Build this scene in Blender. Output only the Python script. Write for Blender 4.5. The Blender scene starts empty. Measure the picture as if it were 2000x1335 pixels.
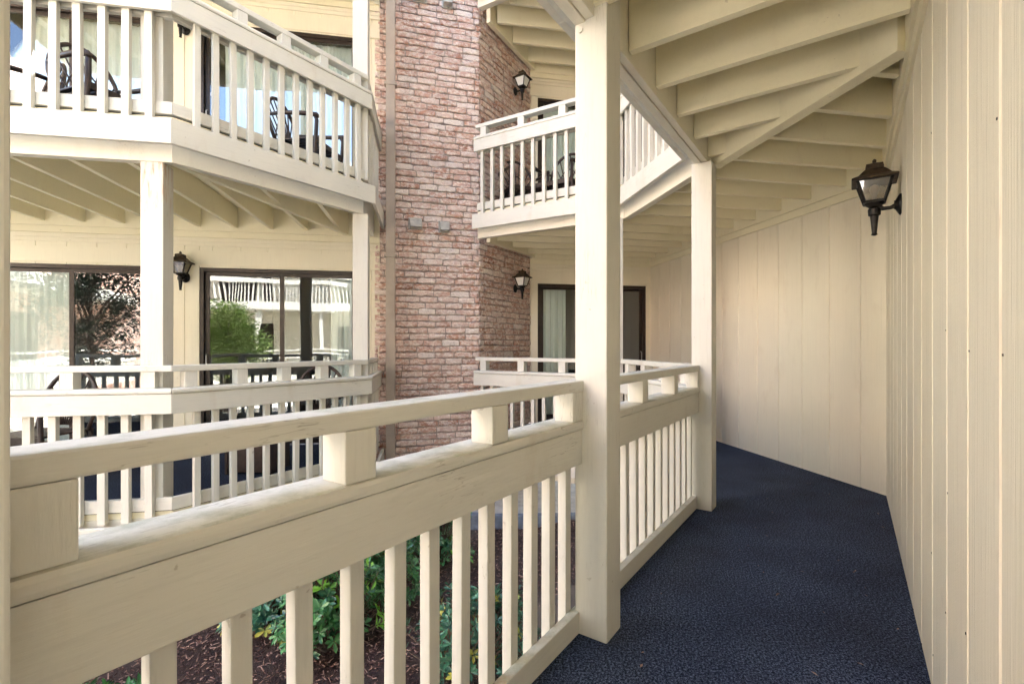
import bpy, bmesh, math, random
from math import sin, cos, tan, radians, pi, sqrt
from mathutils import Vector, Matrix
random.seed(7)
C = bpy.context.scene
COL = C.collection
# ------------------------------------------------------------------ camera, sky, sun, exposure
EYE = 1.22
cam = bpy.data.objects.new('camera', bpy.data.cameras.new('camera')); COL.objects.link(cam)
cam.location = (0, 0, EYE); cam.rotation_euler = (pi/2, 0, 0)
cam.data.lens = 17.0; cam.data.sensor_width = 36; cam.data.shift_y = 0.00325
cam.data.clip_start = 0.05; cam.data.clip_end = 400
C.camera = cam
SUN_EL, SUN_AZ = radians(56), radians(62)          # azimuth from +Y towards +X
w = bpy.data.worlds.new('World'); C.world = w; w.use_nodes = True
nt = w.node_tree; bg = nt.nodes['Background']
sky = nt.nodes.new('ShaderNodeTexSky'); sky.sky_type = 'NISHITA'; sky.sun_disc = False
sky.sun_elevation = SUN_EL; sky.sun_rotation = SUN_AZ; sky.dust_density = 2.5; sky.air_density = 1.0
nt.links.new(sky.outputs[0], bg.inputs[0]); bg.inputs[1].default_value = 0.12
sd = bpy.data.lights.new('sun', 'SUN'); sd.energy = 5.0; sd.angle = radians(0.5); sd.color = (1, .97, .93)
sun = bpy.data.objects.new('sun', sd); COL.objects.link(sun)
sv = Vector((sin(SUN_AZ)*cos(SUN_EL), cos(SUN_AZ)*cos(SUN_EL), sin(SUN_EL)))
sun.rotation_euler = sv.to_track_quat('Z', 'Y').to_euler(); sun.location = (0, 0, 30)
C.view_settings.view_transform = 'Standard'; C.view_settings.look = 'None'
C.view_settings.exposure = 3.9; C.view_settings.gamma = 1
try:
    C.cycles.max_bounces = 12; C.cycles.diffuse_bounces = 8
except Exception: pass

# ------------------------------------------------------------------ materials
def newmat(name):
    m = bpy.data.materials.new(name); m.use_nodes = True
    return m, m.node_tree.nodes, m.node_tree.links, m.node_tree.nodes['Principled BSDF']
def N(ns, t, **k):
    n = ns.new('ShaderNode'+t)
    for a, b in k.items():
        if a in n.inputs: n.inputs[a].default_value = b
        else: setattr(n, a, b)
    return n
def mapped(ns, ls, scale):
    g = N(ns, 'NewGeometry'); mp = N(ns, 'Mapping'); mp.inputs['Scale'].default_value = scale
    ls.new(g.outputs['Position'], mp.inputs['Vector']); return mp.outputs[0]
def ramp(ns, ls, src, stops):
    r = ns.new('ShaderNodeValToRGB'); e = r.color_ramp.elements
    while len(e) > 1: e.remove(e[-1])
    e[0].position = stops[0][0]; e[0].color = (*stops[0][1], 1)
    for p, c in stops[1:]:
        x = e.new(p); x.color = (*c, 1)
    ls.new(src, r.inputs[0]); return r.outputs[0]
def mix(ns, ls, fac, a, b, mode='MIX'):
    m = ns.new('ShaderNodeMix'); m.data_type = 'RGBA'; m.blend_type = mode
    for sock, v in ((m.inputs[0], fac), (m.inputs[6], a), (m.inputs[7], b)):
        if isinstance(v, (int, float)): sock.default_value = v
        elif isinstance(v, tuple): sock.default_value = (*v, 1)
        else: ls.new(v, sock)
    return m.outputs[2]
def G(x): return (x, x, x)

def paint(name, base, rough=.55, grain=(14, 14, 3), spots=.5, streak=.25, grime=(.26, .22, .15), bump=.25, moss=0, turn=0, cracks=.0, stain=0.0, rust=0.0):
    m, ns, ls, p = newmat(name)
    v = mapped(ns, ls, (1.3, 1.3, .8)); n1 = N(ns, 'TexNoise', Scale=1.6, Detail=6.0); ls.new(v, n1.inputs['Vector'])
    c = mix(ns, ls, ramp(ns, ls, n1.outputs[0], [(.35, G(0)), (.75, G(.35))]), base, tuple(x*.86 for x in base))
    # worn streaks along the grain of the board
    g = N(ns, 'NewGeometry'); m1 = N(ns, 'Mapping'); m1.inputs['Rotation'].default_value = (0, 0, turn); ls.new(g.outputs['Position'], m1.inputs[0])
    m2 = N(ns, 'Mapping'); m2.inputs['Scale'].default_value = grain; ls.new(m1.outputs[0], m2.inputs[0]); v2 = m2.outputs[0]
    n2 = N(ns, 'TexNoise', Scale=6.0, Detail=8.0, Roughness=.65); ls.new(v2, n2.inputs['Vector'])
    c = mix(ns, ls, ramp(ns, ls, n2.outputs[0], [(.50, G(0)), (.74, G(streak))]), c, tuple(x*.66 for x in base))
    v3 = mapped(ns, ls, (1, 1, 1)); n3 = N(ns, 'TexNoise', Scale=30.0, Detail=3.0); ls.new(v3, n3.inputs['Vector'])
    n4 = N(ns, 'TexNoise', Scale=4.0, Detail=4.0); ls.new(v3, n4.inputs['Vector'])
    sp = ramp(ns, ls, n3.outputs[0], [(.715, G(0)), (.745, G(spots))])
    sp2 = ramp(ns, ls, n4.outputs[0], [(.48, G(0)), (.60, G(1))])
    mm = mix(ns, ls, 1.0, sp, sp2, 'MULTIPLY')
    c = mix(ns, ls, mm, c, grime)
    if cracks:      # hairline checks along the grain, in patches
        n6 = N(ns, 'TexNoise', Scale=3.0, Detail=3.0, Roughness=.5); ls.new(v2, n6.inputs['Vector'])
        ln = ramp(ns, ls, n6.outputs[0], [(.489, G(0)), (.497, G(1)), (.505, G(0))])
        n7 = N(ns, 'TexNoise', Scale=2.3, Detail=3.0); ls.new(v3, n7.inputs['Vector'])
        pm_ = ramp(ns, ls, n7.outputs[0], [(.55, G(0)), (.66, G(cracks))])
        c = mix(ns, ls, mix(ns, ls, 1.0, ln, pm_, 'MULTIPLY'), c, (.16, .13, .09))
    if stain:       # brownish water stains
        n8 = N(ns, 'TexNoise', Scale=5.5, Detail=7.0, Roughness=.62); ls.new(mapped(ns, ls, (1, 1, .45)), n8.inputs['Vector'])
        c = mix(ns, ls, ramp(ns, ls, n8.outputs[0], [(.56, G(0)), (.74, G(stain))]), c, (.40, .30, .19))
    if rust:
        sz = N(ns, 'SeparateXYZ'); ls.new(g.outputs['Position'], sz.inputs[0])
        top = N(ns, 'MapRange'); top.inputs[1].default_value = 2.05; top.inputs[2].default_value = 2.6; ls.new(sz.outputs[2], top.inputs[0])
        n9 = N(ns, 'TexNoise', Scale=9.0, Detail=6.0, Roughness=.6); ls.new(mapped(ns, ls, (5, 5, .7)), n9.inputs['Vector'])
        rr = mix(ns, ls, 1.0, ramp(ns, ls, n9.outputs[0], [(.52, G(0)), (.66, G(rust))]), top.outputs[0], 'MULTIPLY')
        c = mix(ns, ls, rr, c, (.42, .20, .07))
    if moss:
        gn = N(ns, 'NewGeometry'); sx = N(ns, 'SeparateXYZ'); ls.new(gn.outputs['Normal'], sx.inputs[0])
        up = ramp(ns, ls, sx.outputs[2], [(.45, G(0)), (.85, G(1))])
        n5 = N(ns, 'TexNoise', Scale=7.0, Detail=8.0, Roughness=.75); ls.new(v3, n5.inputs['Vector'])
        mo = mix(ns, ls, 1.0, up, ramp(ns, ls, n5.outputs[0], [(.46, G(0)), (.66, G(moss))]), 'MULTIPLY')
        c = mix(ns, ls, mo, c, (.27, .29, .19))
        n10 = N(ns, 'TexNoise', Scale=3.1, Detail=9.0, Roughness=.7); ls.new(v3, n10.inputs['Vector'])
        mo = mix(ns, ls, 1.0, up, ramp(ns, ls, n10.outputs[0], [(.60, G(0)), (.68, G(.8))]), 'MULTIPLY')
        c = mix(ns, ls, mo, c, (.42, .29, .17))
    ls.new(c, p.inputs['Base Color']); p.inputs['Roughness'].default_value = rough
    b = N(ns, 'Bump', Strength=bump, Distance=.004); ls.new(n2.outputs[0], b.inputs['Height']); ls.new(b.outputs[0], p.inputs['Normal'])
    return m
RAILC = (.63, .615, .545)
WHITE = paint('paint_baluster', RAILC, grain=(12, 12, 1.2), cracks=.5, stain=.12)
RAILM = {}
def rail_mat(d):
    a = round(math.degrees(math.atan2(d.x, d.y)))
    if a not in RAILM:
        RAILM[a] = paint('paint_rail_%d' % len(RAILM), RAILC, grain=(12, 1.0, 12), turn=radians(a), moss=.65, cracks=.75, stain=.28, streak=.22, bump=.4)
    return RAILM[a]
HEADM = paint('paint_header', (.72, .69, .59), grain=(9, 9, 9), streak=.12, spots=.35, cracks=.4, stain=.16)
POSTM = paint('paint_post', (.61, .595, .53), grain=(12, 12, .8), cracks=.6, stain=.12)
POSTR = paint('paint_post_rusty', (.61, .595, .53), grain=(12, 12, .8), cracks=.8, stain=.15, rust=.9)
BEAM = paint('paint_beam', (.80, .75, .56), grain=(9, 9, 9), streak=.12, spots=.35, stain=.14)
WALLM = paint('paint_siding', (.78, .725, .59), grain=(14, 14, .30), streak=.42, spots=.25, bump=1.0, cracks=.45, stain=.10)
WALLY = paint('paint_wall', (.80, .75, .60), grain=(14, 14, .5), streak=.15, spots=.25, stain=.10)
OPPM = paint('paint_opposite_wall', (.64, .60, .50))
FARW = paint('paint_far_wall', (.78, .725, .59), grain=(14, 14, .35), streak=.22, spots=.12, bump=.4, stain=.16)

def simple(name, col, rough=.5, metal=0.0, nscale=0, namp=.3, bump=0):
    m, ns, ls, p = newmat(name); p.inputs['Roughness'].default_value = rough; p.inputs['Metallic'].default_value = metal
    if nscale:
        v = mapped(ns, ls, (1, 1, 1)); n = N(ns, 'TexNoise', Scale=float(nscale), Detail=6.0); ls.new(v, n.inputs['Vector'])
        c = mix(ns, ls, ramp(ns, ls, n.outputs[0], [(.3, G(0)), (.7, G(1))]), tuple(x*(1-namp) for x in col), tuple(min(1, x*(1+namp)) for x in col))
        ls.new(c, p.inputs['Base Color'])
        if bump:
            b = N(ns, 'Bump', Strength=bump, Distance=.01); ls.new(n.outputs[0], b.inputs['Height']); ls.new(b.outputs[0], p.inputs['Normal'])
    else: p.inputs['Base Color'].default_value = (*col, 1)
    return m
BRONZE = simple('bronze_frame', (.035, .025, .02), .35, .3, 20)
BLACKM = simple('black_iron', (.018, .015, .013), .42, .5, 40, .5)
RUSTY = simple('weathered_black', (.05, .034, .02), .6, .3, 30, .7)
CHAIRM = simple('brown_resin', (.045, .028, .022), .38, 0, 30)
TAN = simple('downspout_paint', (.40, .34, .285), .5, 0, 5, .12)
VENTM = simple('vent_paint', (.40, .38, .34), .6, 0, 12)
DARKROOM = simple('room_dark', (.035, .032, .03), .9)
STEEL = simple('steel', (.5, .5, .5), .3, .9)
CONC = simple('concrete', (.42, .40, .38), .85, 0, 9, .18, .3)
STONE = simple('grey_stone', (.14, .16, .20), .8, 0, 14, .3, .4)
MORTAR = simple('mortar', (.44, .36, .32), .95, 0, 30, .3, .6)
ROOFM = simple('shingle', (.16, .13, .11), .9, 0, 12, .3, .4)
BARK = simple('bark', (.10, .07, .05), .9, 0, 20, .4, .5)
REDT = simple('sticker_print', (.6, .55, .55), .5)
BULB = simple('bulb_glass', (.5, .44, .34), .3)

def carpet(k=1.0, nm='navy_carpet'):
    m, ns, ls, p = newmat(nm)
    v = mapped(ns, ls, (1, 1, 1))
    # diagonal rib weave
    mp = N(ns, 'Mapping'); mp.inputs['Rotation'].default_value = (0, 0, radians(20)); ls.new(v, mp.inputs[0])
    wv = N(ns, 'TexWave', Scale=26.0, Distortion=7.0, Detail=3.0); wv.inputs['Detail Scale'].default_value = 5; ls.new(mp.outputs[0], wv.inputs['Vector'])
    n = N(ns, 'TexNoise', Scale=105.0, Detail=4.0, Roughness=.95); ls.new(v, n.inputs['Vector'])
    n2 = N(ns, 'TexNoise', Scale=2.2, Detail=5.0); ls.new(v, n2.inputs['Vector'])
    c = ramp(ns, ls, n.outputs[0], [(.40, (.002*k, .004*k, .012*k)), (.5, (.038*k, .062*k, .130*k)), (.59, (.40*k, .50*k, .78*k))])
    c = mix(ns, ls, ramp(ns, ls, n2.outputs[0], [(.35, G(.0)), (.7, G(.45))]), c, (.010, .010, .016))
    c = mix(ns, ls, ramp(ns, ls, wv.outputs[0], [(.0, G(.38)), (.6, G(0))]), c, (.006, .009, .02))
    n3 = N(ns, 'TexNoise', Scale=90.0, Detail=1.0); ls.new(v, n3.inputs['Vector'])
    c = mix(ns, ls, ramp(ns, ls, n3.outputs[0], [(.76, G(0)), (.78, G(.5))]), c, (.16, .14, .11))
    ls.new(c, p.inputs['Base Color']); p.inputs['Roughness'].default_value = .95
    p.inputs['Specular IOR Level'].default_value = .15
    h = mix(ns, ls, .25, n.outputs[0], wv.outputs[0])
    b = N(ns, 'Bump', Strength=.3, Distance=.004); ls.new(h, b.inputs['Height']); ls.new(b.outputs[0], p.inputs['Normal'])
    return m
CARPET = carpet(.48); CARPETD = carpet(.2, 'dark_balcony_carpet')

def brickmat():
    m, ns, ls, p = newmat('old_brick')
    at = N(ns, 'Attribute', attribute_name='tone')
    base = ramp(ns, ls, at.outputs['Fac'], [(0, (.36, .15, .09)), (.25, (.50, .27, .19)), (.55, (.58, .37, .30)), (.8, (.66, .49, .42)), (1, (.74, .64, .58))])
    v = mapped(ns, ls, (1, 1, 1.6)); n = N(ns, 'TexNoise', Scale=17.0, Detail=8.0, Roughness=.72); ls.new(v, n.inputs['Vector'])
    c = mix(ns, ls, ramp(ns, ls, n.outputs[0], [(.44, G(0)), (.60, G(.85))]), base, (.82, .74, .67))
    n2 = N(ns, 'TexNoise', Scale=1.3, Detail=4.0); ls.new(v, n2.inputs['Vector'])
    c = mix(ns, ls, ramp(ns, ls, n2.outputs[0], [(.4, G(0)), (.75, G(.22))]), c, (.34, .24, .21))
    n5 = N(ns, 'TexNoise', Scale=5.0, Detail=9.0, Roughness=.75); ls.new(v, n5.inputs['Vector'])
    c = mix(ns, ls, ramp(ns, ls, n5.outputs[0], [(.50, G(0)), (.62, G(.35))]), c, (.72, .64, .58))
    n3 = N(ns, 'TexNoise', Scale=60.0, Detail=5.0); ls.new(v, n3.inputs['Vector'])
    c = mix(ns, ls, ramp(ns, ls, n3.outputs[0], [(.32, G(.6)), (.44, G(0))]), c, (.26, .18, .15))
    ls.new(c, p.inputs['Base Color']); p.inputs['Roughness'].default_value = .93
    b = N(ns, 'Bump', Strength=.8, Distance=.012); ls.new(n.outputs[0], b.inputs['Height'])
    b2 = N(ns, 'Bump', Strength=.6, Distance=.005); ls.new(n3.outputs[0], b2.inputs['Height']); ls.new(b.outputs[0], b2.inputs['Normal'])
    ls.new(b2.outputs[0], p.inputs['Normal'])
    return m
BRICK = brickmat()

def mulchmat(name, lo, mid, hi, attr=False):
    m, ns, ls, p = newmat(name)
    if attr:
        at = N(ns, 'Attribute', attribute_name='tone'); src = at.outputs['Fac']
    else:
        v = mapped(ns, ls, (1, 1, 1)); n = N(ns, 'TexNoise', Scale=70.0, Detail=6.0, Roughness=.8); ls.new(v, n.inputs['Vector']); src = n.outputs[0]
        b = N(ns, 'Bump', Strength=1.0, Distance=.03); ls.new(n.outputs[0], b.inputs['Height']); ls.new(b.outputs[0], p.inputs['Normal'])
    c = ramp(ns, ls, src, [(.25, lo), (.55, mid), (.95, hi)])
    ls.new(c, p.inputs['Base Color']); p.inputs['Roughness'].default_value = .75
    return m
MULCH = mulchmat('mulch', (.018, .009, .008), (.055, .027, .022), (.13, .07, .055))
CHIPS = mulchmat('mulch_chips', (.035, .015, .012), (.11, .050, .040), (.36, .23, .18), True)

def leafmat(name, a, b_, c_, rough=.3):
    m, ns, ls, p = newmat(name)
    at = N(ns, 'Attribute', attribute_name='tone')
    c = ramp(ns, ls, at.outputs['Fac'], [(0, a), (.5, b_), (.85, b_), (1, c_)])
    ls.new(c, p.inputs['Base Color']); p.inputs['Roughness'].default_value = rough
    p.inputs['Specular IOR Level'].default_value = .6
    return m
LEAF = leafmat('shrub_leaf', (.022, .085, .034), (.065, .21, .065), (.22, .52, .05))
LEAFB = leafmat('shrub_leaf_blue', (.020, .085, .055), (.060, .18, .095), (.45, .42, .06))
LEAFD = leafmat('tree_leaf_dark', (.006, .015, .008), (.012, .03, .014), (.03, .06, .02))
LEAFT = leafmat('tree_leaf', (.14, .21, .05), (.26, .36, .10), (.42, .50, .20), .5)

def glassmat(name, refl, tint=(.95, .98, .97), wav=.5):
    m, ns, ls, p = newmat(name); ns.remove(p)
    out = ns['Material Output']
    tr = N(ns, 'BsdfTransparent'); tr.inputs[0].default_value = (*tint, 1)
    gl = N(ns, 'BsdfGlossy'); gl.inputs['Roughness'].default_value = .006; gl.inputs['Color'].default_value = (.95, .97, 1, 1)
    v = mapped(ns, ls, (1, 1, .7)); n = N(ns, 'TexNoise', Scale=1.7, Detail=1.0); ls.new(v, n.inputs['Vector'])
    b = N(ns, 'Bump', Strength=wav, Distance=.02); ls.new(n.outputs[0], b.inputs['Height']); ls.new(b.outputs[0], gl.inputs['Normal'])
    lw = N(ns, 'Fresnel', IOR=1.5)
    ma = N(ns, 'Math', operation='MULTIPLY_ADD'); ma.inputs[1].default_value = 1.0; ma.inputs[2].default_value = refl
    ma.use_clamp = True; ls.new(lw.outputs[0], ma.inputs[0])
    mx = N(ns, 'MixShader'); ls.new(ma.outputs[0], mx.inputs[0]); ls.new(tr.outputs[0], mx.inputs[1]); ls.new(gl.outputs[0], mx.inputs[2])
    ls.new(mx.outputs[0], out.inputs[0]); return m
GLASS = glassmat('door_glass', .055, wav=.16)
LAMPGLASS = glassmat('seeded_glass', .08, (.55, .50, .38), 1.0)
def curtainmat():
    m, ns, ls, p = newmat('curtain_cloth'); p.inputs['Base Color'].default_value = (.88, .92, .90, 1)
    p.inputs['Roughness'].default_value = .9; return m
CURT = curtainmat()
FROST = simple('frosted_lit_look_glass', (.72, .72, .68), .35)  # pale frosted colour gives the tower lamps a lit look, nothing emits

# ------------------------------------------------------------------ builders
def V2(a): return Vector((a[0], a[1]))
def dirv(deg): return Vector((sin(radians(deg)), cos(radians(deg))))
A, B, Cd, D = dirv(35), dirv(-10), dirv(-55), dirv(80)
def inter(p, d, q, e):
    det = d.x*(-e.y) + e.x*d.y
    r = q - p; t = (r.x*(-e.y) + e.x*r.y)/det
    return p + d*t
class MB:
    """collects faces in world coordinates and links them as one mesh object"""
    def __init__(s): s.v = []; s.f = []; s.t = []
    def prism(s, pts, z0, z1, tone=None):           # pts 2-D polygon, extruded in z (z may be lists per corner)
        n = len(pts); o = len(s.v)
        for p in pts: s.v.append((p[0], p[1], z0))
        for p in pts: s.v.append((p[0], p[1], z1))
        a = sum(pts[i][0]*pts[(i+1) % n][1]-pts[(i+1) % n][0]*pts[i][1] for i in range(n))
        fs = [tuple(range(n-1, -1, -1)), tuple(range(n, 2*n))] + [(i, (i+1) % n, n+(i+1) % n, n+i) for i in range(n)]
        if a < 0: fs = [f[::-1] for f in fs]
        s.f += [tuple(o+i for i in f) for f in fs]; return s
    def box(s, p, d, l0, l1, n, q0, q1, z0, z1):     # p origin 2-D, d along, n across
        pts = [p+d*l0+n*q0, p+d*l1+n*q0, p+d*l1+n*q1, p+d*l0+n*q1]
        return s.prism(pts, z0, z1)
    def beam(s, a, b, wdt, hgt, up=Vector((0, 0, 1))):
        a = Vector(a); b = Vector(b); t = (b-a).normalized()
        sd_ = t.cross(up)
        if sd_.length < 1e-4: sd_ = t.cross(Vector((1, 0, 0)))
        sd_.normalize(); u = sd_.cross(t).normalized(); o = len(s.v)
        for q in (a, b):
            for x, y in ((-1, -1), (1, -1), (1, 1), (-1, 1)): s.v.append(tuple(q+sd_*x*wdt/2+u*y*hgt/2))
        s.f += [tuple(o+i for i in f) for f in ((0, 1, 2, 3), (7, 6, 5, 4), (0, 4, 5, 1), (1, 5, 6, 2), (2, 6, 7, 3), (3, 7, 4, 0))]
        return s
    def tube(s, pts, r, n=8, closed=False):
        pts = [Vector(p) for p in pts]; rr = r if isinstance(r, (list, tuple)) else [r]*len(pts); rings = []; m = len(pts)
        ref = None
        for i, p in enumerate(pts):
            t = (pts[(i+1) % m]-pts[i-1]) if closed else (pts[min(i+1, m-1)]-pts[max(i-1, 0)])
            t.normalize()
            if ref is None: ref = t.orthogonal().normalized()
            ref = (ref - t*ref.dot(t)).normalized(); bt = t.cross(ref)
            o = len(s.v); rings.append(o)
            for k in range(n):
                a = 2*pi*k/n; s.v.append(tuple(p+(ref*cos(a)+bt*sin(a))*rr[i]))
        for i in range(m if closed else m-1):
            a, b = rings[i], rings[(i+1) % m]
            for k in range(n): s.f.append((a+k, a+(k+1) % n, b+(k+1) % n, b+k))
        if not closed:
            s.f.append(tuple(rings[0]+k for k in range(n-1, -1, -1))); s.f.append(tuple(rings[-1]+k for k in range(n)))
        return s
    def lathe(s, c, prof, n=16, rot=0):              # prof (r,z) list, axis z
        c = Vector(c); rings = []
        for r, z in prof:
            o = len(s.v); rings.append(o)
            for k in range(n):
                a = 2*pi*k/n+rot; s.v.append((c.x+r*cos(a), c.y+r*sin(a), c.z+z))
        for a, b in zip(rings, rings[1:]):
            for k in range(n): s.f.append((a+k, a+(k+1) % n, b+(k+1) % n, b+k))
        s.f.append(tuple(rings[0]+k for k in range(n-1, -1, -1))); s.f.append(tuple(rings[-1]+k for k in range(n)))
        return s
    def build(s, name, mat, parent=None, bevel=0, smooth=False, tones=None, merge=False):
        me = bpy.data.meshes.new(name); off = Vector(parent_loc(parent)) if parent else Vector((0, 0, 0))
        me.from_pydata([tuple(Vector(v)-off) for v in s.v] if parent else s.v, [], s.f); me.validate()
        me.materials.append(mat)
        if tones is not None:
            at = me.attributes.new('tone', 'FLOAT', 'POINT'); at.data.foreach_set('value', tones)
        if bevel:
            bm = bmesh.new(); bm.from_mesh(me)
            ed = [e for e in bm.edges if len(e.link_faces) == 2 and e.calc_face_angle(0) > .5]
            bmesh.ops.bevel(bm, geom=ed, offset=bevel, segments=2, affect='EDGES', profile=.6, clamp_overlap=True)
            bm.to_mesh(me); bm.free()
        if smooth: me.polygons.foreach_set('use_smooth', [True]*len(me.polygons))
        me.update()
        o = bpy.data.objects.new(name, me); COL.objects.link(o)
        if parent: o.parent = parent
        return o
def parent_loc(p):
    l = Vector(p.location)
    while p.parent: p = p.parent; l += p.location
    return l
def tag(o, label=None, cat=None, group=None, kind=None):
    if label: o['label'] = label
    if cat: o['category'] = cat
    if group: o['group'] = group
    if kind: o['kind'] = kind
    return o
def empty(name, loc, label=None, cat=None, group=None, rz=0):
    o = bpy.data.objects.new(name, None); COL.objects.link(o); o.location = loc; o.rotation_euler = (0, 0, rz)
    o.empty_display_size = .2
    return tag(o, label, cat, group)
def copy_tree(o, parent=None):
    c = o.copy(); COL.objects.link(c)
    if parent: c.parent = parent
    for ch in list(o.children): copy_tree(ch, c)
    return c

# ------------------------------------------------------------------ plan of the courtyard (floor of the walkway is z = 0)
S = 2.92                                        # storey height
GZ = -.88                                       # ground
P1 = Vector((.3865, 1.972))                     # inner corner of the post beside the walkway
WC = Vector((3.05, 3.917))                      # corner of the two siding walls
WE = Vector((2.282, 7.98))                      # far siding wall meets the door wall
BR = Vector((-.4444, 6.45)); BE = Vector((.282, 7.60))   # brick corner, end of its right face
BL = Vector((-1.73, 6.10))                      # left end of the brick face
nA = Cd                                         # outward (to the courtyard) from the walkway
oA = P1 + nA*.27
def polyline_right():
    r2 = Vector((1.3275, 3.786)); r3 = Vector((1.09, 5.10)); r4 = Vector((-.50, 6.03))
    return [oA - A*3.65, oA - A*1.78, oA + A*.0725, r2, r3, r4]
RP = polyline_right()
K1 = Vector((-2.447, 3.474)); K2 = Vector((-1.402, 4.959)); K3 = K2 + B*1.10
LP = [K1 - D*3.74, K1 - D*1.87, K1, K2, K3]
def edge_n(P, i, side):                          # inward normal of edge i; side=+1 deck on the right of travel
    d = (P[i+1]-P[i]).normalized(); return Vector((d.y, -d.x))*side
def corner(P, i, q, side):
    n = len(P)-1
    if i == 0: return P[0]+edge_n(P, 0, side)*q
    if i == n: return P[n]+edge_n(P, n-1, side)*q
    n0, n1 = edge_n(P, i-1, side), edge_n(P, i, side)
    d0 = (P[i]-P[i-1]).normalized(); d1 = (P[i+1]-P[i]).normalized()
    if abs(d0.cross(d1)) < 1e-3: return P[i]+n0*q
    return inter(P[i]+n0*q, d0, P[i]+n1*q, d1)
def strip(P, i, side, q0, q1, trim=.0006):
    a, b, c, d = corner(P, i, q0, side), corner(P, i+1, q0, side), corner(P, i+1, q1, side), corner(P, i, q1, side)
    u = (P[i+1]-P[i]).normalized()*trim
    return [a+u, b-u, c-u, d+u]

BALM = {}
def baluster_mesh(wd, z0, z1):
    k = (wd, z0, z1)
    if k not in BALM:
        res = []
        for var in range(3):
            m = MB(); m.box(Vector((0, 0)), Vector((1, 0)), -wd/2, wd/2, Vector((0, 1)), -.02, .02, z0, z1)
            o = m.build('baluster', WHITE, None, bevel=.0035); res.append(o.data); bpy.data.objects.remove(o)
        BALM[k] = res
    return random.choice(BALM[k])
def railing(P, i, side, zf, label, group, pitch=.134, bw=.042, endmode=(1, 1), nb=4, s0=0, s1=0, first=None):
    """one bay of guard rail between two posts"""
    d = (P[i+1]-P[i]).normalized(); nrm = edge_n(P, i, side)
    root = empty('railing', (*P[i], zf), label, 'railing', group)
    rm = rail_mat(d)
    def part(name, q0, q1, z0, z1, bv=.004):
        m = MB(); m.prism(strip(P, i, side, q0, q1), zf+z0, zf+z1); return m.build(name, rm, root, bevel=bv)
    part('top_rail', .072, .165, 1.027, 1.072, .006)
    part('cap_rail', .028, .168, .868, .906, .012)
    part('band_board', .118, .158, .722, .866)
    part('band_board', .034, .063, .722, .866)
    part('base_rail', .107, .145, .004, .096)
    L0 = (corner(P, i, .1, side)-P[i]).dot(d); L1 = (corner(P, i+1, .1, side)-P[i]).dot(d)
    a = max(0, L0)+.073+s0; b = min((P[i+1]-P[i]).length, L1)-.073-s1
    for k in range(nb):                               # blocks between cap and top rail
        c = a + .043 + (b-a-.086)*k/(nb-1)
        m = MB(); m.box(P[i], d, c-.043, c+.043, nrm, .075, .162, zf+.9065, zf+1.0265); m.build('block', WHITE, root, bevel=.004)
    n = max(2, int(round((b-a)/pitch)))
    rot = math.atan2(d.y, d.x)
    me = baluster_mesh(bw, -.072, .735)
    for k in range(n):
        c = b - .012 - bw/2 - k*(b-a-.03)/(n-.35) if first is None else b - first - k*pitch
        if c < a: break
        p = P[i]+d*c+nrm*.084
        o = bpy.data.objects.new('baluster', random.choice(BALM[(bw, -.072, .735)])); COL.objects.link(o); o.parent = root
        o.location = (p.x-P[i].x, p.y-P[i].y, 0); o.rotation_euler = (random.uniform(-.004, .004), random.uniform(-.006, .006), rot+random.uniform(-.03, .03))
    return root

def clip_line(p, d, poly):
    """the stretch of the line p+t*d inside a polygon: longest interval"""
    ts = []
    n = len(poly)
    for k in range(n):
        a, b = poly[k], poly[(k+1) % n]; e = b-a
        det = d.cross(e)
        if abs(det) < 1e-9: continue
        r = a-p; t = r.cross(e)/det; u = r.cross(d)/det
        if 0 <= u < 1: ts.append(t)
    ts.sort()
    return [(ts[i], ts[i+1]) for i in range(0, len(ts)-1, 2)]

# ------------------------------------------------------------------ decks
def deck(P, side, zf, floorpoly, label, joistsets, headers, carpet_on=True, extra=None, fascia=True):
    c = sum((Vector(p) for p in floorpoly), Vector((0, 0)))/len(floorpoly)
    root = empty('balcony_deck', (c.x, c.y, zf), label, 'deck', 'balcony decks round the courtyard')
    m = MB(); m.prism(floorpoly, zf-.05, zf-.006); m.build('deck_boards', BEAM, root)
    if carpet_on:
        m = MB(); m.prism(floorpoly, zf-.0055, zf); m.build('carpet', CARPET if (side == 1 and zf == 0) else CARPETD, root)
    for i in range(len(P)-1):
        if fascia:
            m = MB(); m.prism(strip(P, i, side, 0, .036), zf-.25, zf-.07); m.build('fascia_board', rail_mat(P[i+1]-P[i]), root, bevel=.004)
        # header beam = two planks, one slightly lower
        m = MB(); m.prism(strip(P, i, side, .125, .172), zf-.345, zf-.052)
        m.prism(strip(P, i, side, .175, .214), zf-.338, zf-.052)
        m.build('header_beam', HEADM, root, bevel=.004)
    for (o0, d, perp, pos, poly, zb) in joistsets:
        for s_ in pos:
            for t0, t1 in clip_line(o0+perp*s_, d, poly):
                if t1-t0 < .1: continue
                m = MB(); m.box(o0+perp*s_, d, t0+.002, t1-.002, perp, -.021, .021, zf-zb, zf-.052)
                m.build('joist', BEAM, root, bevel=.003)
    for (a, b, wd, zb) in (extra or []):
        dd = (b-a).normalized(); nn = Vector((-dd.y, dd.x))
        m = MB(); m.box(a, dd, 0, (b-a).length, nn, -wd/2, wd/2, zf-zb, zf-.0525); m.build('hip_beam', BEAM, root, bevel=.004)
    return root

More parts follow.
